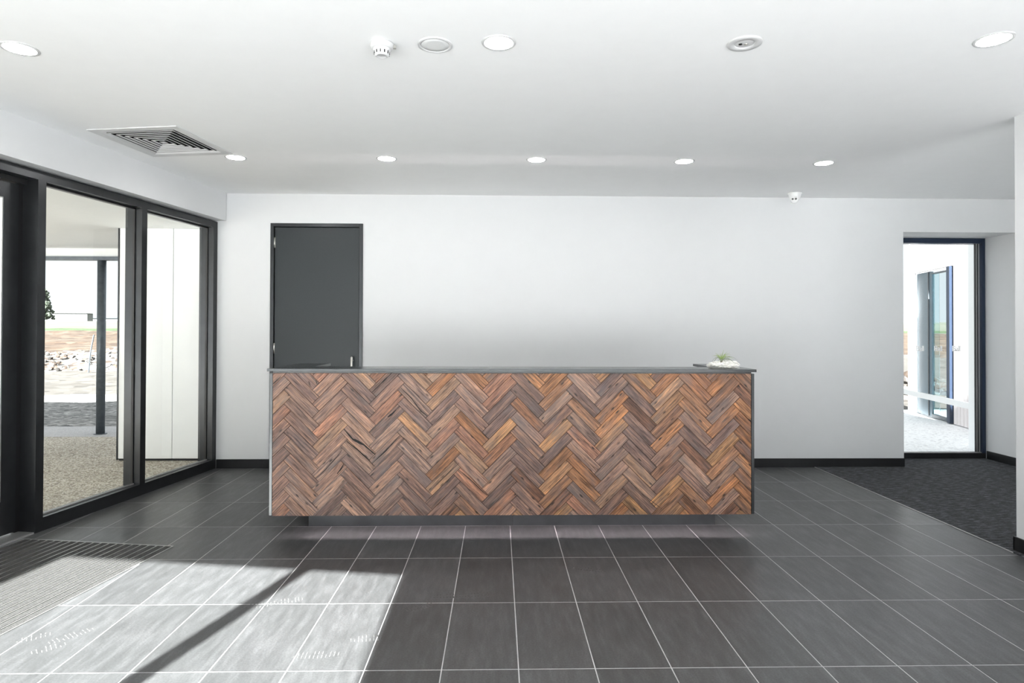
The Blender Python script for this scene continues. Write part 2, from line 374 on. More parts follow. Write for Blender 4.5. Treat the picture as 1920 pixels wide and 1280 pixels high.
# ceiling with the hole of the air diffuser
DC = Vector((-2.336, 4.414)); DA = -atan(.150); DH = .297
ca, sa = cos(DA), sin(DA)
hole = [(DC.x+ca*a-sa*b, DC.y+sa*a+ca*b) for a, b in ((-DH, -DH), (DH, -DH), (DH, DH), (-DH, DH))]
rp = [(-4.0, -1.2), (XF+.3, -1.2), (XF+.3, YW+.1), (-2.95, YW+.1)]
rp = clip(rp, -N.x, -N.y, -(N.x*O.x+N.y*O.y)+.16)
rp = clip(rp, U.x, U.y, U.dot(O)+SF+.12)
bm = bmesh.new()
for q in subtract(rp, hole): prism(bm, q, ZC, ZC+.15)
tag(obj('ceiling', bm, M['ceil']), 'flat white ceiling with round downlights', None, None, 'structure')
bm = bmesh.new(); prism(bm, rp, ZC+.16, ZC+.38)
tag(obj('roof', bm, M['roof']), 'flat roof above the room', None, None, 'structure')

# baseboards (85 mm black)
def bb(name, bms, label):
    bm = bmesh.new()
    for a in bms: bx(bm, *a, 0.0, .086, .0015)
    tag(obj(name, bm, M['base']), label, None, None, 'structure')
bb('baseboard_back', [(-2.685, DX0-.001, YB-.012, YB)], 'short black skirting between glazing and grey door')
bb('baseboard_back_right', [(DX1+.001, 3.972, YB-.012, YB)], 'long black skirting on the back wall behind the desk')
bb('baseboard_right', [(XR-.012, XR, -.3, 3.742), (XR-.012, XR+.14, 3.73, 3.742)], 'black skirting at the right picture edge')
bb('baseboard_corridor', [(XF-.012, XF, 1.0, YW-.02)], 'black skirting to the right of the tall window')

# ------------------------------------------------------------------ left glazing
def glazed(name, s0, s1, label, first=False, last=False):
    w = tag(empty(name, (0, 0, 0)), label, None, None, 'structure')
    zt, zh, zb = 2.350, 2.293, .088
    F = M['frame']
    # frame : inner part, gasket groove, outer part
    for n0, n1 in ((-.055, 0), (-.145, -.075)):
        bm = bmesh.new()
        bx(bm, s0, s1, n0, n1, zh+(0 if n1 == 0 else .0), zt, T=TL)
        bx(bm, s0, s1, n0, n1, .0, zb-(0 if n1 == 0 else .012), T=TL)
        obj('head_and_sill', bm, F, w)
        for a, b in ((s0, s0+.03 if not first else s0+.06), (s1-.03, s1)):
            lbox('mullion', a, b, n0, n1, zb-.012, zh, F, w)
    bm = bmesh.new(); e0 = s0+(.06 if first else .03); e1 = s1-.03
    bx(bm, e0-.012, e0+.010, -.074, -.056, .07, zh+.02, T=TL); bx(bm, e1-.01, e1+.012, -.074, -.056, .07, zh+.02, T=TL)
    bx(bm, e0, e1, -.074, -.056, zh-.012, zh+.02, T=TL); bx(bm, e0, e1, -.074, -.056, .055, .094, T=TL)
    obj('glazing_bead', bm, M['gasket'], w)
    bm = bmesh.new(); bx(bm, e0+.001, e1-.001, -.0555, -.050, .0885, .0985, T=TL); obj('sill_bead', bm, M['alu'], w)
    lbox('pane', e0+.002, e1-.002, -.069, -.063, .094, zh-.01, M['glass'], w)
    return w
glazed('window_1', .003, .98, 'narrower black framed floor to ceiling pane nearest the back wall', first=True)
glazed('window_2', .98, 1.92, 'black framed full height pane with the round post seen through it')
# sliding entry door
d1 = tag(empty('door_1'), 'black framed glass sliding entry door at the left picture edge', None, None, 'structure')
F = M['frame']
lbox('door_frame', 1.92, 1.95, -.145, 0, 0, 2.293, F, d1)
lbox('door_frame', 3.95, 4.0, -.145, 0, 0, 2.293, F, d1)
lbox('door_head', 1.92, 4.0, -.075, 0, 2.293, 2.350, F, d1)
lbox('door_track', 1.92, 4.0, -.20, -.078, 2.262, 2.350, M['gasket'], d1)
lbox('threshold', 1.952, 3.95, -.16, -.004, 0, .010, M['alu'], d1)
for s0, s1 in ((1.985, 2.95), (2.955, 3.94)):
    lf = empty('door_leaf'); lf.parent = d1
    bm = bmesh.new()
    bx(bm, s0, s0+.10, -.15, -.108, .02, 2.255, T=TL); bx(bm, s1-.10, s1, -.15, -.108, .02, 2.255, T=TL)
    bx(bm, s0+.1, s1-.1, -.15, -.108, 2.155, 2.255, T=TL); bx(bm, s0+.1, s1-.1, -.15, -.108, .02, .235, T=TL)
    obj('leaf_frame', bm, F, lf)
    bm = bmesh.new()
    for a in ((s0+.1, s0+.108, .235, 2.155), (s1-.108, s1-.1, .235, 2.155)): bx(bm, a[0], a[1], -.146, -.112, a[2], a[3], T=TL)
    bx(bm, s0+.1, s1-.1, -.146, -.112, 2.147, 2.155, T=TL); bx(bm, s0+.1, s1-.1, -.146, -.112, .235, .243, T=TL)
    obj('leaf_bead', bm, M['alu'], lf)
    lbox('pane', s0+.104, s1-.104, -.132, -.126, .24, 2.15, M['glass'], lf)
lbox('door_seal', 1.951, 1.985, -.14, -.112, .012, 2.262, M['gasket'], d1)

# entrance glazing behind the camera, casts the bar of shadow on the floor
w4 = tag(empty('window_4'), 'full height glazing on the entrance side behind the viewer', None, None, 'structure')
nR = (XR-O.x)/N.x
n1 = lambda x: None
NEND = 6.55
lbox('head', SF-.04, SF+.04, 0, NEND, 2.335, 2.40, F, w4)
for nn in (.03, 1.594, 3.1, 4.6, 6.1): lbox('mullion', SF-.038, SF+.038, nn-.042, nn+.042, 0, 2.335, F, w4)
lbox('sill', SF-.04, SF+.04, 0, NEND, 0, .05, F, w4)
for a, b in ((.075, 1.55), (1.638, 3.056), (3.144, 4.556), (4.644, 6.055)): lbox('pane', SF-.004, SF+.004, a, b, .05, 2.335, M['glass'], w4)
lbox('wall_front', SF-.05, SF+.12, -.3, NEND, 2.40, ZC+.4, M['wall']); tag(bpy.data.objects['wall_front'], 'white bulkhead over the entrance glazing behind the viewer', None, None, 'structure')
ec = box('sun_block_canopy', -1.77, 5.5, -2.75, -.95, 3.0, 3.18, M['soffit']); tag(ec, 'unseen canopy slab added to block sun outside the entrance', 'canopy')  # added out of view, its left edge trims the sun patch on the floor
tag(box('side_sun_block_slab', 2.0, 5.7, -4.1, -2.76, 3.0, 3.18, M['soffit']), 'unseen slab added to block sun outside the side area', 'canopy')  # added out of view to keep sun from the side glazing
tag(box('side_sun_block_slab', 3.2, 5.7, -.94, .88, 3.0, 3.18, M['soffit']), 'unseen slab added to block sun over the outer corner of the side area', 'canopy')  # second added slab, stops sun landing on the carpet
for px_, py_ in ((-1.6, -2.6), (5.3, -2.6)):
    bm = bmesh.new(); tube(bm, [(px_, py_, -.02), (px_, py_, 3.0)], .05, 16); obj('post', bm, M['postm'], ec)
ec.data.materials[0] = M['soffit']

# ------------------------------------------------------------------ tall window on the right
w3 = tag(empty('window_3'), 'tall dark framed window recessed at the right, with white lettering', None, None, 'structure')
D = M['extdark']
box('head', 3.95, 5.088, YW, YW+.10, 2.246, 2.298, D, w3)
box('sill', 3.95, 5.088, YW, YW+.10, 0, .058, M['frame'], w3)
box('jamb', 5.052, 5.088, YW, YW+.10, .058, 2.246, D, w3)
box('jamb', 3.95, 3.985, YW, YW+.10, .058, 2.246, D, w3)
bm = bmesh.new(); bx(bm, 5.006, 5.012, YW+.03, YW+.05, .058, 2.246); bx(bm, 5.026, 5.034, YW+.03, YW+.05, .058, 2.246); bx(bm, 3.985, 5.052, YW+.03, YW+.05, .056, .064)
obj('glazing_bead', bm, M['gasket'], w3)
bm = bmesh.new(); bx(bm, 5.012, 5.026, YW+.034, YW+.05, .058, 2.246); bx(bm, 5.034, 5.052, YW+.03, YW+.05, .058, 2.246); bx(bm, 3.985, 5.052, YW+.015, YW+.03, .058, .066)
obj('glazing_trim', bm, M['alu'], w3)
box('pane', 3.985, 5.008, YW+.036, YW+.042, .064, 2.246, M['glass'], w3)
def text(body, size, mat, M4, parent, name='lettering', ext=.0006, label=None):
    cu = bpy.data.curves.new(name, 'FONT'); cu.body = body; cu.size = size; cu.extrude = ext; cu.align_x = 'LEFT'; cu.space_character = .86
    cu.offset = .0012
    t = bpy.data.objects.new(name+'_tmp', cu); COL.objects.link(t)
    dg = bpy.context.evaluated_depsgraph_get(); me = bpy.data.meshes.new_from_object(t.evaluated_get(dg)); bpy.data.objects.remove(t)
    me.materials.clear(); me.materials.append(mat)
    o = bpy.data.objects.new(name, me); COL.objects.link(o); o.matrix_world = M4; o.parent = parent
    return o
for xx in (4.368, 4.562, 4.756):
    text('Ball', .078, M['film'], Matrix.Translation((xx, YW+.0345, 1.120)) @ Matrix.Rotation(pi/2, 4, 'X'), w3)

# ------------------------------------------------------------------ grey flush door
d2 = tag(empty('door_2', (0, 0, 0)), 'charcoal flush door in dark frame behind the desk', None, None, 'structure')
dm = M['doorm']
FW = .034
bm = bmesh.new()
bx(bm, DX0, DX0+FW, YB-.014, YB+.09, 0, DZ, .002); bx(bm, DX1-FW, DX1, YB-.014, YB+.09, 0, DZ, .002); bx(bm, DX0+FW, DX1-FW, YB-.014, YB+.09, DZ-FW, DZ, .002)
obj('door_frame', bm, M['frame'], d2)
leaf = box('door_leaf', DX0+FW+.004, DX1-FW-.004, YB+.004, YB+.044, .008, DZ-FW-.004, dm, d2, .0015)
bm = bmesh.new(); bx(bm, DX0+FW, DX1-FW, YB+.045, YB+.11, 0, DZ-FW); obj('door_rebate', bm, M['gasket'], d2)
for z in (2.16, 1.145, .25):
    h = empty('hinge'); h.parent = d2
    bm = bmesh.new(); tube(bm, [(DX0+FW+.002, YB-.004, z-.05), (DX0+FW+.002, YB-.004, z+.05)], .0065, 12); obj('hinge_pin', bm, M['steel'], h, True)
    box('hinge_plate', DX0+FW-.004, DX0+FW+.010, YB-.0015, YB+.004, z-.05, z+.05, M['steel'], h)
ph = empty('pull_handle'); ph.parent = d2
bm = bmesh.new(); tube(bm, [(-1.397, YB-.045, .78), (-1.397, YB-.045, .79), (-1.397, YB-.045, 1.06), (-1.397, YB-.045, 1.068)], [.006, .011, .011, .005], 14); obj('bar', bm, M['steel'], ph, True)
for z in (.82, 1.03):
    bm = bmesh.new(); tube(bm, [(-1.397, YB-.042, z), (-1.397, YB+.004, z)], .007, 10); obj('standoff', bm, M['steel'], ph)

# ------------------------------------------------------------------ reception desk
YF = 4.02; X0, X1, Z0, Z1 = -1.431, 1.634, .142, 1.047
desk = tag(empty('reception_desk', (.1, 4.3, 0)), 'long reception desk faced with herringbone reclaimed timber boards', 'desk')
Di = Matrix.Translation((-.1, -4.3, 0))
def dbox(name, *a, mat=None, bev=0): 
    x0, x1, y0, y1, z0, z1 = a
    return box(name, x0-.1, x1-.1, y0-4.3, y1-4.3, z0, z1, mat, desk, bev)
dbox('front_panel', X0, X1, YF+.012, YF+.03, Z0, Z1, mat=M['black'])
dbox('side_panel', -1.450, -1.432, YF-.002, 4.66, Z0+.002, 1.047, mat=M['desk'], bev=.001)
dbox('side_panel', 1.636, 1.654, YF-.002, 4.66, Z0+.002, 1.047, mat=M['desk'], bev=.001)
dbox('top_rail', -1.432, 1.636, YF+.004, 4.26, 1.047, 1.0575, mat=M['black'])
dbox('bottom_panel', -1.432, 1.636, YF+.05, 4.64, Z0+.035, Z0+.05, mat=M['desk'])
bm = bmesh.new()
def rp_(x0, x1, y0, y1): bx(bm, x0-.1, x1-.1, y0-4.3, y1-4.3, 1.058, 1.0755, .001)
rp_(-1.462, 1.662, 4.0, 4.275); rp_(-1.462, -1.235, 4.2755, 4.66); rp_(1.462, 1.662, 4.2755, 4.68)
obj('worktop', bm, M['desk'], desk)
dbox('work_surface', -1.43, 1.634, 4.26, 4.66, .72, .745, mat=M['desk'])
for xa, xb in ((-1.272, .103), (.105, 1.483)): dbox('kickboard', xa, xb, 4.262, 4.28, 0, Z0+.034, mat=M['kick'])
bm = bmesh.new(); bx(bm, -1.272-.1, -1.254-.1, 4.281-4.3, 4.6-4.3, 0, Z0+.034); bx(bm, 1.465-.1, 1.483-.1, 4.281-4.3, 4.6-4.3, 0, Z0+.034); obj('base', bm, M['kick'], desk)
dbox('led_strip', -1.30, 1.60, YF+.034, YF+.046, Z0+.030, Z0+.034, mat=M['led'])
# herringbone boards
Lb = .2544; Wb = .0634; R2 = sqrt(.5)
e1 = (R2, R2); e2 = (-R2, R2); e3 = (R2, -R2)
# phase: lower corner of one board seen at pixel (598.75, 770)
PX0 = None
def plane_pt(x, y, Y):
    v = fw+rr*((x-960)/FPX)+uu*(-(y-640-SY)/FPX); t = Y/v.y; return v.x*t, CH+v.z*t
pxw, pzw = plane_pt(598.75, 770.3, YF)
warm = [(168, 123, 90), (156, 114, 84), (160, 124, 96), (142, 103, 80), (150, 113, 89), (176, 136, 101), (132, 100, 82), (124, 92, 77), (156, 112, 82)]
cool = [(152, 122, 108), (142, 116, 105), (160, 132, 118), (130, 106, 98), (120, 99, 93), (166, 134, 112), (146, 122, 112), (138, 110, 99), (158, 118, 100)]
nb = 0
rb = random.Random(21)
cracks = {}
for j in range(-4, 9):
    for k in range(-14, 16):
        Px = pxw+j*Lb*sqrt(2); Pz = pzw+k*Wb*sqrt(2)
        for kind in (0, 1):
            if kind == 0: org = (Px, Pz); ea, eb = e1, e2
            else: org = (Px+Lb*e1[0]+Wb*e2[0], Pz+Lb*e1[1]+Wb*e2[1]); ea, eb = e3, e1
            g = .0010
            poly = []
            for a, b in ((g, g), (Lb-g, g), (Lb-g, Wb-g), (g, Wb-g)):
                poly.append((org[0]+ea[0]*a+eb[0]*b, org[1]+ea[1]*a+eb[1]*b))
            q = clip(poly, -1, 0, -(X0+.001)); 
            if len(q) > 2: q = clip(q, 1, 0, X1-.001)
            if len(q) > 2: q = clip(q, 0, -1, -(Z0+.0))
            if len(q) > 2: q = clip(q, 0, 1, Z1-.0005)
            if len(q) < 3 or area(q) < 1.5e-4: continue
            cxm = org[0]+ea[0]*Lb/2+eb[0]*Wb/2; czm = org[1]+ea[1]*Lb/2+eb[1]*Wb/2
            ang = atan(1)*(1 if kind == 0 else -1)
            cA, sA = cos(ang), sin(ang)
            loc = [((x-cxm)*cA+(z-czm)*sA, -(x-cxm)*sA+(z-czm)*cA) for x, z in q]
            bm = bmesh.new()
            proud = rb.uniform(.0, .0045)
            n_ = len(loc)
            if area([(a, b) for a, b in loc]) and sum(loc[i][0]*loc[(i+1) % n_][1]-loc[(i+1) % n_][0]*loc[i][1] for i in range(n_)) < 0: loc = loc[::-1]
            cxl = sum(a for a, b in loc)/n_; czl = sum(b for a, b in loc)/n_
            bk = [bm.verts.new((a, .0115, b)) for a, b in loc]
            md = [bm.verts.new((a, -proud+.0012, b)) for a, b in loc]
            fr = [bm.verts.new((a+(cxl-a)*.008, -proud-.0002, b+(czl-b)*.02)) for a, b in loc]
            for i in range(n_):
                i2 = (i+1) % n_
                bm.faces.new((bk[i], bk[i2], md[i2], md[i])); bm.faces.new((md[i], md[i2], fr[i2], fr[i]))
            bm.faces.new(fr); bm.faces.new(bk)
            o = obj('wood_board', bm, M['wood'], desk)
            o.location = (cxm-.1, YF-4.3, czm); o.rotation_euler = (0, -ang, 0)
            t = (cxm-X0)/(X1-X0); pal = warm if rb.random() < max(0, 1.05*(t-.18)) else cool
            c = rb.choice(pal); f = rb.uniform(.85, 1.25)
            c = srgb(*[min(255, v) for v in c]); o.color = (c[0]*f, c[1]*f, c[2]*f, 1)
            cracks[(j, k, kind)] = o
            nb += 1
# open splits in some of the old boards: thin black gaps following the grain
def split_crack(pts, w=.0022):
    w *= 1.5
    bm = bmesh.new()
    P3 = []
    for i in range(len(pts)-1):
        for t_ in range(4):
            t = t_/4; P3.append((pts[i][0]*(1-t)+pts[i+1][0]*t, pts[i][1]*(1-t)+pts[i+1][1]*t))
    P3.append(pts[-1]); nP = len(P3); up = []; dn = []
    for i, (x, y) in enumerate(P3):
        X, Z = plane_pt(x, y, YF); ww = w*(.35+.65*sin(pi*(i+.6)/(nP+.2)))*rb.uniform(.7, 1.3)
        up.append((X-.1, Z+ww)); dn.append((X-.1, Z-ww))
    for i in range(nP-1):
        vs = [bm.verts.new((a, yy, b)) for yy in (YF-4.3052, YF-4.3035) for a, b in (up[i], up[i+1], dn[i+1], dn[i])]
        for f in ((0, 1, 2, 3), (7, 6, 5, 4), (0, 4, 5, 1), (1, 5, 6, 2), (2, 6, 7, 3), (3, 7, 4, 0)): bm.faces.new([vs[a] for a in f])
    obj('wood_split', bm, M['dark'], desk)
for pts, ww in (([(645, 804), (662, 823), (682, 833), (704, 852)], .0048), ([(750, 816), (735, 832), (722, 846), (698, 868)], .0036), ([(650, 827), (670, 842), (690, 860), (702, 874)], .0024),
                ([(735, 699), (720, 713), (698, 735)], .0030), ([(751, 727), (772, 747), (789, 770), (802, 780)], .0026), ([(592, 896), (610, 880), (632, 856), (642, 843)], .0022),
                ([(743, 768), (735, 776), (727, 781)], .0050), ([(645, 869), (640, 878), (632, 888)], .0040), ([(861, 867), (845, 882), (806, 921)], .0016),
                ([(860, 880), (880, 897), (913, 928)], .0016), ([(527, 706), (520, 713), (513, 719)], .0028), ([(579, 715), (582, 722)], .003), ([(592, 712), (595, 720)], .004),
                ([(1204, 925), (1240, 953)], .0012), ([(1315, 815), (1338, 835)], .0012)): split_crack(pts, ww)

# ------------------------------------------------------------------ air plant on quartz rock
rk = tag(empty('quartz_rock', (1.497, 4.14, 1.0755)), 'lumpy white quartz rock on the right end of the desk top', 'rock')
bm = bmesh.new(); bmesh.ops.create_icosphere(bm, subdivisions=5, radius=1)
import mathutils
for v in bm.verts:
    p = v.co.copy(); nz = mathutils.noise.noise(p*2.2+Vector((3, 1, 7)))*.30+mathutils.noise.noise(p*6)*.20+mathutils.noise.noise(p*15)*.09
    p *= (1+nz); v.co = Vector((p.x*.098, p.y*.05, max(p.z, -.62)*.030+.019))
    if v.co.x > .05: v.co.z *= 1.12
zmin = min(v.co.z for v in bm.verts)
for v in bm.verts: v.co.z -= zmin-.0003
obj('stone', bm, M['crystal'], rk, False)
ap = tag(empty('air_plant', (1.478, 4.125, 1.113)), 'small green spiky air plant sitting on the white quartz rock', 'plant')
ra = random.Random(5)
bm = bmesh.new(); lathe(bm, [(0, -.006), (.007, -.004), (.009, .004), (.006, .012), (0, .014)], 12); obj('leaf_base', bm, M['bark'], ap, True)
for i in range(34):
    a = ra.uniform(0, 2*pi); tilt = ra.uniform(.1, 1.15); ln = ra.uniform(.055, .085)+(.02 if tilt > .8 else 0)
    bm = bmesh.new(); pts = []; 
    for s_ in range(7):
        t = s_/6; an = tilt*(.45+1.2*t**1.3)
        pts.append((cos(a)*ln*t*sin(min(an, 1.7)), sin(a)*ln*t*sin(min(an, 1.7)), .004+ln*t*cos(min(an, 1.65))))
    tube(bm, pts, [.0027, .0026, .0022, .0017, .0012, .0008, .0004], 5)
    obj('leaf', bm, M['leaf'] if tilt < .85 else M['leaf2'], ap, True)

# ------------------------------------------------------------------ ceiling fittings
def downlight(x, y, label, group):
    o = tag(empty('downlight', (x, y, ZC)), label, 'downlight', group)
    bm = bmesh.new(); lathe(bm, [(.0645, 0.0), (.0645, -.0035), (.066, -.0042), (.0765, -.0042), (.079, 0.0)], 48); obj('rim', bm, M['white'], o, True)
    bm = bmesh.new(); lathe(bm, [(.0643, -.0004), (.0643, -.0014), (0, -.0015)], 40); obj('diffuser', bm, M['lamp'], o, True)
    return o
GF = 'downlights across the front of the ceiling'; GB = 'downlights in the row near the back wall'
downlight(-2.234, 2.958, 'large round lit downlight at the upper left picture edge', GF)
downlight(-.002, 2.836, 'large round lit downlight at top centre, right of the ceiling speaker', GF)
downlight(2.21, 2.742, 'large round lit downlight at the upper right picture edge', GF)
for x, y, t in ((-1.995, 4.788, 'small round downlight beside the corner of the square air diffuser'), (-.854, 4.782, 'small back row downlight above the grey door, second from left'),
                (.288, 4.777, 'small back row downlight at the middle of the row of five'), (1.427, 4.785, 'small back row downlight fourth from left, over the desk end'),
                (2.523, 4.80, 'small round downlight nearest the white security camera')): downlight(x, y, t, GB)
sm = tag(empty('smoke_detector', (-.535, 2.861, ZC)), 'white smoke detector with dark slots on the ceiling beside the speaker', 'smoke detector')
bm = bmesh.new(); lathe(bm, [(0, 0), (.052, 0), (.053, -.010), (.050, -.022), (.046, -.026), (0, -.026)], 40); obj('mounting_base', bm, M['white'], sm, True)
bm = bmesh.new(); lathe(bm, [(.040, -.026), (.040, -.032), (.036, -.036), (.034, -.05), (.026, -.058), (.022, -.059), (.021, -.0575), (0, -.0575)], 40); sh_ = obj('sensor_head', bm, M['white'], sm, True)
for i in range(12):
    a = 2*pi*i/12; T_ = Matrix.Rotation(a, 4, 'Z')
    bm = bmesh.new(); bx(bm, .0335, .0362, -.0022, .0022, -.051, -.038, T=T_); obj('slot', bm, M['black'], sh_)
bm = bmesh.new(); bx(bm, .045, .064, -.008, .008, -.020, -.006, .001, T=Matrix.Rotation(radians(5), 4, 'Z')); obj('test_tab', bm, M['steel'], sm)
sp = tag(empty('ceiling_speaker', (-.293, 2.865, ZC)), 'round flush ceiling speaker with grey mesh left of centre downlight', 'speaker')
bm = bmesh.new(); lathe(bm, [(.064, 0), (.064, -.004), (.072, -.006), (.079, -.004), (.080, 0)], 48); obj('rim', bm, M['white'], sp, True)
bm = bmesh.new(); lathe(bm, [(.064, -.001), (.0625, -.0035), (.04, -.0045), (0, -.005)], 48); obj('mesh_grille', bm, M['grille'], sp, True)
em = tag(empty('emergency_light', (1.114, 2.809, ZC)), 'round unlit emergency light fitting with two small lenses on the ceiling', 'emergency light')
bm = bmesh.new(); lathe(bm, [(.042, 0), (.044, -.006), (.074, -.006), (.077, 0)], 48); obj('rim', bm, M['white'], em, True)
bm = bmesh.new(); lathe(bm, [(.042, -.001), (.036, -.003), (0, -.0035)], 40); fp_ = obj('face_plate', bm, M['white'], em, True)
for dx, mt in ((-.018, 'black'), (.008, 'steel')):
    bm = bmesh.new(); lathe(bm, [(.0085, -.003), (.0075, -.0065), (0, -.0075)], 20, dx, .004); obj('lens', bm, M[mt], fp_, True)
cc = tag(empty('security_camera', (2.80, 5.86, ZC)), 'small white turret security camera on the ceiling by the back wall', 'camera')
bm = bmesh.new(); lathe(bm, [(0, 0), (.062, 0), (.062, -.008), (.057, -.014), (.052, -.030), (.046, -.052), (.030, -.066), (0, -.07)], 40); obj('housing', bm, M['camwhite'], cc, True)
dirc = Vector((-.40, -.86, -.18)).normalized(); Rc = dirc.to_track_quat('Z', 'Y').to_matrix().to_4x4(); ballc = Vector((-.012, -.016, -.062))
bm = bmesh.new(); lathe(bm, [(0, -.036), (.02, -.030), (.034, -.012), (.037, .006), (.034, .022), (.030, .026), (0, .0262)], 36)
for v in bm.verts: v.co = Rc @ v.co+ballc
cb_ = obj('camera_ball', bm, M['camwhite'], cc, True)
for dx in (-.014, .014):
    bm = bmesh.new(); lathe(bm, [(.0095, .0255), (.0095, .0285), (.007, .0295), (0, .0285)], 20, dx, .004)
    for v in bm.verts: v.co = Rc @ v.co+ballc
    obj('lens', bm, M['black'], cb_, True)

# square four way air diffuser
df = tag(empty('air_diffuser', (DC.x, DC.y, ZC), DA), 'square white four way air diffuser with stepped blades in the ceiling', 'air vent')
def sq_ring(bm, a, za, b, zb, c=None):
    A = [bm.verts.new((x*a, y*a, za)) for x, y in ((-1, -1), (1, -1), (1, 1), (-1, 1))]
    B = [bm.verts.new((x*b, y*b, zb)) for x, y in ((-1, -1), (1, -1), (1, 1), (-1, 1))]
    for i in range(4): bm.faces.new((A[i], A[(i+1) % 4], B[(i+1) % 4], B[i]))
    return A, B
def shell(bm, prof):
    rings = [[bm.verts.new((x*a, y*a, z)) for x, y in ((-1, -1), (1, -1), (1, 1), (-1, 1))] for a, z in prof]
    for A, B in zip(rings, rings[1:]+rings[:1]):
        for i in range(4): bm.faces.new((A[i], A[(i+1) % 4], B[(i+1) % 4], B[i]))
bm = bmesh.new(); shell(bm, [(.318, 0), (.318, -.006), (.262, -.006), (.250, .004), (.253, .006), (.264, -.001), (.29, 0)]); obj('flange', bm, M['white'], df)
for i in range(6):
    a = .240-i*.0365
    bm = bmesh.new(); shell(bm, [(a, -.004), (a-.003, -.006), (a-.010, .001), (a-.007, .003)]); obj('blade', bm, M['white'], df)
bm = bmesh.new(); A = [bm.verts.new((x*.022, y*.022, -.004)) for x, y in ((-1, -1), (1, -1), (1, 1), (-1, 1))]; tp = bm.verts.new((0, 0, .012)); bm.faces.new(A)
for i in range(4): bm.faces.new((A[i], A[(i+1) % 4], tp))
obj('centre_cone', bm, M['white'], df)
bm = bmesh.new(); shell(bm, [(.2955, 0.001), (.2955, .14), (.29, .14), (.29, .001)]); bx(bm, -.29, .29, -.29, .29, .12, .14); obj('plenum', bm, M['dark'], df)

# ------------------------------------------------------------------ entrance mat
mt = tag(empty('entrance_mat', (m0.x, m0.y, 0), math.atan2(mdir.y, mdir.x)), 'recessed ribbed entrance mat with aluminium strips in the tiled floor', 'mat')
nst = 19; pitch = (mlen-.012)/nst
bm = bmesh.new(); bx(bm, .004, mlen-.004, -ML+.004, -.004, -.03, -.012); obj('tray', bm, M['gasket'], mt)
bm = bmesh.new(); bx(bm, 0, .006, -ML, 0, -.03, .0035); bx(bm, mlen-.006, mlen, -ML, 0, -.03, .0035); bx(bm, .006, mlen-.006, -.006, 0, -.03, .0035); bx(bm, .006, mlen-.006, -ML, -ML+.006, -.03, .0035)
obj('edge_frame', bm, M['alu'], mt)
for i in range(nst):
    x = .006+i*pitch
    bm = bmesh.new(); bx(bm, x+.012, x+pitch-.004, -ML+.007, -.0075, -.012, .002, .002); obj('fibre_strip', bm, M['fibre'], mt)
    if i: 
        bm = bmesh.new(); bx(bm, x-.0005, x+.0045, -ML+.007, -.0075, -.012, .0008); obj('rail', bm, M['alu'], mt)

# dusty shoe prints on the tiles
def floor_pt(x, y):
    v = fw+rr*((x-960)/FPX)+uu*(-(y-640-SY)/FPX); t = -CH/v.z; return v.x*t, v.y*t
for i, (x, y, a, ln) in enumerate(((845, 1117, 5, .20), (897, 1115, 8, .2), (540, 1126, 20, .16), (486, 1135, 12, .15), (70, 1193, 35, .14), (138, 1190, 50, .18), (98, 1213, 40, .14), (693, 1196, 10, .16), (598, 1227, 5, .2), (1108, 1068, -20, .2), (790, 1137, 30, .15))):
    fx, fy = floor_pt(x, y); bm = bmesh.new(); T_ = Matrix.Translation((fx, fy, 0)) @ Matrix.Rotation(radians(a), 4, 'Z')
    nbar = int(ln/.016)
    for b in range(nbar):
        xx = -ln/2+b*.016; wd = .028*sqrt(max(.05, 1-((b+.5)/nbar*2-1)**2))
        bx(bm, xx, xx+.0045, -wd, -wd*.15, .0003, .0007, T=T_)
        if (b+i) % 4: bx(bm, xx, xx+.0045, wd*.15, wd, .0003, .0007, T=T_)
    tag(obj('dusty_footprint', bm, M['dust'], fl), None, None, None, 'stuff')

# ------------------------------------------------------------------ outside: ground
def terr_z(x, y):
    if y < 30: return -.004
    if y < 60: return (y-30)/30*.5
    if y < 90: return .5+(y-60)/30*.7
    if y < 160: return 1.2+(y-90)/70*2.3
    return 3.5
def strip(name, y0, y1, x0, x1, mat, label, nx=6, ny=6, noise=0, dz=0):
    bm = bmesh.new(); g = []
    for j in range(ny+1):
        y = y0+(y1-y0)*j/ny; r = []
        for i in range(nx+1):
            x = x0+(x1-x0)*i/nx
            nn = mathutils.noise.noise(Vector((x*.45, y*.45, 2)))*noise+mathutils.noise.noise(Vector((x*1.7, y*1.7, 5)))*noise*.5
            if j in (0,): nn = -abs(nn)
            r.append(bm.verts.new((x, y, terr_z(x, y)+nn+dz)))
        g.append(r)
    for j in range(ny):
        for i in range(nx): bm.faces.new((g[j][i], g[j][i+1], g[j+1][i+1], g[j+1][i]))
    return tag(obj(name, bm, mat, smooth=True), label, None, None, 'structure')
# near paving: everything outside the building
bm = bmesh.new()
bigp = [(-30, -30), (3.2, -30), (3.2, 7.9), (-30, 7.9)]
foot = [(-3.85, -.15), (3.3, -1.26), (3.3, 6.54), (-2.80, 6.54)]
for q in subtract(bigp, foot):
    q = clip(q, 0, -1, .1)
    if len(q) > 2: prism(bm, q, -.14, -.012)
tag(obj('outer_paving', bm, M['aggregate']), 'tan exposed aggregate paving outside the glazing', None, None, 'structure')
bm = bmesh.new()
for q in subtract(bigp, foot):
    q = clip(q, 0, 1, -.1)
    if len(q) > 2: prism(bm, q, -.14, -.012)
prism(bm, [(3.3, -1.3), (5.22, -1.5), (5.22, .9), (3.3, .9)], -.14, -.012)
prism(bm, [(3.2, -30), (40, -30), (40, -1.6), (5.22, -1.5), (3.3, -1.3), (3.2, -1.26)], -.14, -.012)
tag(obj('forecourt', bm, M['concrete']), 'unseen forecourt outside the entrance, paled to bounce sunlight indoors', None, None, 'structure')  # split from the tan paving and made paler as a bounce surface
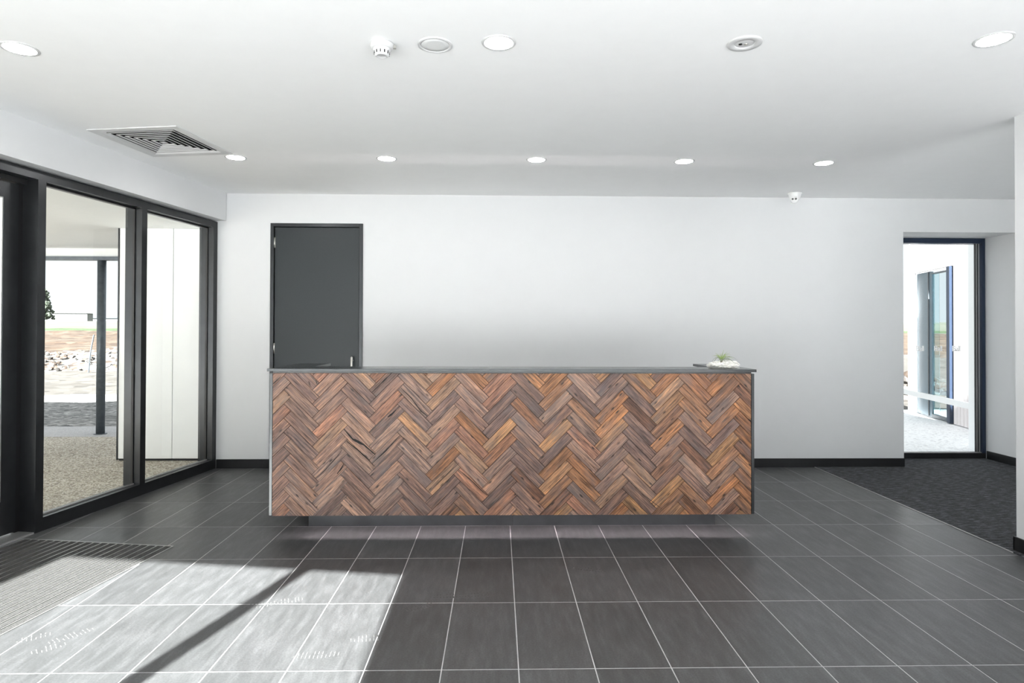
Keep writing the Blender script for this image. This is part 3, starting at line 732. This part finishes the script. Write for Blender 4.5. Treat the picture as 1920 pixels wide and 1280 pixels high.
box('outer_path', -30, 3.2, 7.9, 8.73, -.14, -.010, M['paving']); tag(bpy.data.objects['outer_path'], 'pale grey path band beyond the tan paving', None, None, 'structure')
strip('gravel_ground', 8.73, 13.2, -34, 3.2, M['gravel'], 'grey crushed gravel beyond the paving', 220, 24, .05, -.03)
box('side_ground', 3.2, 40, 10.6, 13.2, -.14, -.02, M['dirt']); tag(bpy.data.objects['side_ground'], 'bare clay ground beyond the pale court', None, None, 'structure')
strip('dirt_ground', 13.2, 34, -70, 60, M['dirt'], 'pale bare clay ground in the sun', 160, 60, .10, -.03)
strip('orange_ground', 34, 86, -130, 90, M['orange'], 'orange clay ground behind the rubble', 60, 30, .15, 0)
strip('grass_ground', 86, 96, -160, 110, M['grass'], 'green grass strip far beyond the rubble', 60, 4, .2, .05)
strip('field_ground', 96, 400, -420, 300, M['field'], 'pale dry field in the distance', 30, 20, .2, 0)

bm = bmesh.new(); prism(bm, [(5.23, -1.5), (40, -1.6), (40, 10.6), (3.2, 10.6), (3.2, 6.55), (5.23, 6.55)], -.14, -.011)
tag(obj('side_court', bm, M['palecourt']), 'concrete ground outside the tall window, paled to look brightly lit', None, None, 'structure')  # brightness of the outdoors painted in as a paler ground
# rubble bank
def rubble(name, cx, cy_, lx, ly, h, label, seed, nst=120, smin=.08, smax=.4):
    r = random.Random(seed); o = tag(empty(name, (cx, cy_, 0)), label, 'rubble')
    bm = bmesh.new(); g = []; nx, ny = 90, 22
    for j in range(ny+1):
        row = []
        for i in range(nx+1):
            u_, v_ = i/nx*2-1, j/ny*2-1; x, y = u_*lx, v_*ly
            z = h*max(0, 1-v_*v_)*max(0, 1-abs(u_)**4)*(.55+.6*mathutils.noise.noise(Vector((x*.35, y*.5, seed)))+.35*mathutils.noise.noise(Vector((x*1.3, y*1.3, seed))))
            row.append(bm.verts.new((x, y, max(z, 0)-.05)))
        g.append(row)
    for j in range(ny):
        for i in range(nx): bm.faces.new((g[j][i], g[j][i+1], g[j+1][i+1], g[j+1][i]))
    obj('mound', bm, M['rock'], o)
    bm = bmesh.new()
    for k in range(nst):
        u_, v_ = r.uniform(-1, 1), r.uniform(-1, .6); x, y = u_*lx, v_*ly
        z = h*max(0, 1-v_*v_)*(.5+.5*mathutils.noise.noise(Vector((x*.35, y*.5, seed))))
        sz = r.uniform(smin, smax); T_ = Matrix.Translation((x, y, max(z, 0)+sz*.1)) @ Matrix.Rotation(r.uniform(0, 6), 4, (r.random(), r.random(), r.random())) @ Matrix.Diagonal((sz*r.uniform(.6, 1.3), sz*r.uniform(.5, 1), sz*r.uniform(.4, .8), 1))
        a = bmesh.ops.create_icosphere(bm, subdivisions=1, radius=.5, matrix=T_)
        for v in a['verts']: v.co += Vector((r.uniform(-1, 1), r.uniform(-1, 1), r.uniform(-1, 1)))*sz*.08
    tag(obj('stones', bm, M['rock'], o), None, None, None, 'stuff')
rubble('rubble_bank', -20, 23.5, 22, 3.0, .95, 'long bank of broken white limestone beyond the gravel', 3, 2200, .05, .24)
rubble('rock_pile', 9.3, 13.0, 2.6, 1.2, .5, 'small dark rock pile at the left edge of the tall window', 9, 160, .1, .35)
st = tag(empty('stake', (-13.0, 20.2, 0)), 'thin grey stake leaning in the rubble bank', 'stake')
bm = bmesh.new(); tube(bm, [(0, 0, -.1), (.05, 0, .55), (.16, 0, 1.15)], .025, 6); obj('rod', bm, M['postm'], st)

# ------------------------------------------------------------------ outside left: canopy, post, white wall
cn = tag(empty('side_canopy', (0, 0, 0)), 'white lined canopy with dark edge beam outside the left glazing', 'canopy')
poly = [P(-2.0, -9), P(-2.0, -.0), P(0, -.162), P(SF, -.162), P(SF+.02, .12), P(SF+6, .12), P(SF+6, -9)]
pa = [(-14, 8.02), (-2.2, 8.02), (-2.2, 6.62), (-2.76, 6.62), (-2.86, 6.04), P(SF, -.165), (P(SF, -.165)[0]-9.5, P(SF, -.165)[1])]
bm = bmesh.new()
prism(bm, [(-11.5, 6.62), (-2.2, 6.62), (-2.2, 8.16), (-11.5, 8.16)], 2.352, 2.42)
prism(bm, [(-11.5, .05), P(SF, -.165), P(0, -.165), (-2.86, 6.62), (-11.5, 6.62)], 2.352, 2.42)
prism(bm, [(-6.2, -5.5), P(SF+5.5, .13), P(SF, .13), P(SF, -.165), (-6.2, .05)], 2.352, 2.42)  # unseen rear extension, added to keep sun off the left glazing
obj('soffit', bm, M['soffit'], cn)
for i, y in enumerate((6.62, 5.4, 4.2, 3.0)):
    pass
bm = bmesh.new(); bx(bm, -11.5, -2.2, 8.10, 8.16, 2.245, 2.352); obj('fascia', bm, M['soffit'], cn)
bm = bmesh.new(); bx(bm, -11.5, -2.2, 8.06, 8.17, 2.200, 2.245); obj('edge_beam', bm, M['postm'], cn)
def rpost(x, y, label):
    o = tag(empty('round_post', (x, y, -.01)), label, 'post')
    bm = bmesh.new(); tube(bm, [(0, 0, 0), (0, 0, 2.21)], .05, 28); obj('shaft', bm, M['postm'], o, True)
    bm = bmesh.new(); lathe(bm, [(0, 0), (.075, 0), (.075, .008), (.05, .009), (.0, .009)], 24); obj('base_plate', bm, M['postm'], o)
rpost(-5.062, 8.11, 'dark grey round steel post under the canopy edge')
rpost(-8.45, 8.11, 'dark grey round canopy post further left, out of view')
ww = tag(empty('outside_wall', (0, 0, 0)), 'white clad blade wall standing outside beyond the left glazing', 'wall')
box('wall_panel', -3.850, -3.313, 6.452, 6.60, .012, 2.350, M['extwhite'], ww, .002)
box('wall_panel', -3.307, -2.755, 6.452, 6.60, .012, 2.350, M['extwhite'], ww, .002)
box('corner_trim', -3.864, -3.851, 6.446, 6.605, .0, 2.350, M['frame'], ww)
box('base_channel', -3.85, -2.755, 6.47, 6.59, -.012, .012, M['gasket'], ww)

# far trees and sheds
def tree(x, y, h, wd, label, seed):
    r = random.Random(seed); z0 = terr_z(x, y); o = tag(empty('tree', (x, y, z0)), label, 'tree', 'trees in the distance')
    bm = bmesh.new(); tube(bm, [(0, 0, -.3), (wd*.02, 0, h*.3), (0, 0, h*.7)], [h*.03, h*.022, h*.01], 8); obj('trunk', bm, M['bark'], o)
    bm = bmesh.new()
    for k in range(300):
        a = r.uniform(0, 2*pi); t = r.random(); rad = wd*.5*sqrt(r.random())*(1-.55*t)
        c = Vector((cos(a)*rad, sin(a)*rad, h*(.06+.9*t))); sz = h*r.uniform(.03, .075)
        b = bmesh.ops.create_icosphere(bm, subdivisions=1, radius=sz, matrix=Matrix.Translation(c))
        for v in b['verts']: v.co += Vector((r.uniform(-1, 1), r.uniform(-1, 1), r.uniform(-1, 1)))*sz*.4
    tag(obj('foliage', bm, M['foliage'], o), None, None, None, 'stuff')
tree(-113.6, 158, 7.8, 6.0, 'dark bushy tree in the distance left of the round post', 1)
tree(-131, 160, 6.2, 5.5, 'distant tree at the left picture edge', 2)
def shed(x, y, wd, h, label, low=False):
    z0 = terr_z(x, y)-.2; o = tag(empty('shed', (x, y, z0)), label, 'shed', 'sheds on the horizon')
    box('walls', -wd/2, wd/2, 0, 3, 0, h*.8, M['shed'], o)
    bm = bmesh.new(); v = [bm.verts.new(p) for p in ((-wd/2-.5, -.5, h*.8), (wd/2+.5, -.5, h*.8), (0, -.5, h), (-wd/2-.5, 3.5, h*.8), (wd/2+.5, 3.5, h*.8), (0, 3.5, h))]
    for f in ((0, 1, 2), (5, 4, 3), (0, 3, 4, 1), (1, 4, 5, 2), (2, 5, 3, 0)): bm.faces.new([v[i] for i in f])
    obj('roof', bm, M['shed'] if not low else M['shedroof'], o)
shed(-146, 212, 18, 4.2, 'pale wide gabled shed far away beyond the field')
shed(-140, 235, 34, 2.6, 'low shed with blue grey roof far away right of the post', True)

# ------------------------------------------------------------------ outside right: clad wing
A_ = Vector((6.865, 10.311)); B_ = Vector((6.475, 8.503)); dv = (B_-A_).normalized(); nvv = Vector((dv.y, -dv.x))   # along the wall towards the camera / outward (left)
if nvv.x > 0: nvv = -nvv
TW = Matrix(((dv.x, nvv.x, 0, A_.x), (dv.y, nvv.y, 0, A_.y), (0, 0, 1, 0), (0, 0, 0, 1)))
wing = tag(empty('outside_wing', (0, 0, 0)), 'neighbouring wing with pale vertical boards seen through the tall window', 'building')
wb = .095; da = .215; db_ = 1.445   # door opening along the wall
k = 0; t = .05
while t < 2.9:
    t1 = min(t+wb, 2.95)
    mid = (t+t1)/2
    z0 = 2.275 if da-.02 < mid < db_ else .0
    box('board', t+.005, t1-.005, 0, .016, z0, 3.4, M['cladding'], wing, .002, T=TW)
    t += wb
bm = bmesh.new(); bx(bm, 0.0, da-.02, -.12, -.001, 0, 3.4, T=TW); bx(bm, db_, 2.95, -.12, -.001, 0, 3.4, T=TW); bx(bm, da-.02, db_, -.12, -.001, 2.275, 3.4, T=TW); obj('wall_core', bm, M['extwhite'], wing)
bm = bmesh.new(); bx(bm, -.01, .048, -.02, .03, 0, 3.4, T=TW); obj('corner_board', bm, M['extwhite'], wing)
gd = tag(empty('outside_door', (0, 0, 0)), 'glass door with dark screen in the neighbouring wing', 'door')
box('screen_leaf', .225, .735, -.045, -.02, .01, 2.262, M['mesh'], gd, T=TW)
box('screen_stile', .62, .65, -.02, -.008, .01, 2.262, M['postm'], gd, T=TW)
box('side_glass', .74, .93, -.05, -.04, .05, 2.22, M['teal'], gd, T=TW)
box('door_glass', .935, 1.345, -.05, -.04, .06, 2.215, M['mirrorglass'], gd, T=TW)
bm = bmesh.new(); bx(bm, .735, 1.345, -.07, -.015, 2.215, 2.235, T=TW); bx(bm, .735, 1.345, -.07, -.015, 0.0, .05, T=TW); obj('door_rail', bm, M['postm'], gd)
box('door_jamb', 1.35, 1.44, -.08, .05, 0, 2.272, M['extdark'], gd, T=TW)
rl = tag(empty('white_rail', (0, 0, 0)), 'white horizontal rail in front of the neighbouring wing', 'rail')
box('rail_bar', -.45, 2.75, .20, .24, .315, .395, M['rail'], rl, T=TW)
for t in (-.42, 2.72): box('rail_post', t-.02, t+.02, .20, .24, -.012, .315, M['rail'], rl, T=TW)
bm = bmesh.new(); prism(bm, [(5.10, 6.545), (5.235, 6.72), (5.40, 7.09), (5.75, 7.09), (5.75, 6.545)], -.01, 3.0)
tag(obj('outside_pier', bm, M['extwhite']), 'pale outside wall return beside the tall window', 'wall')
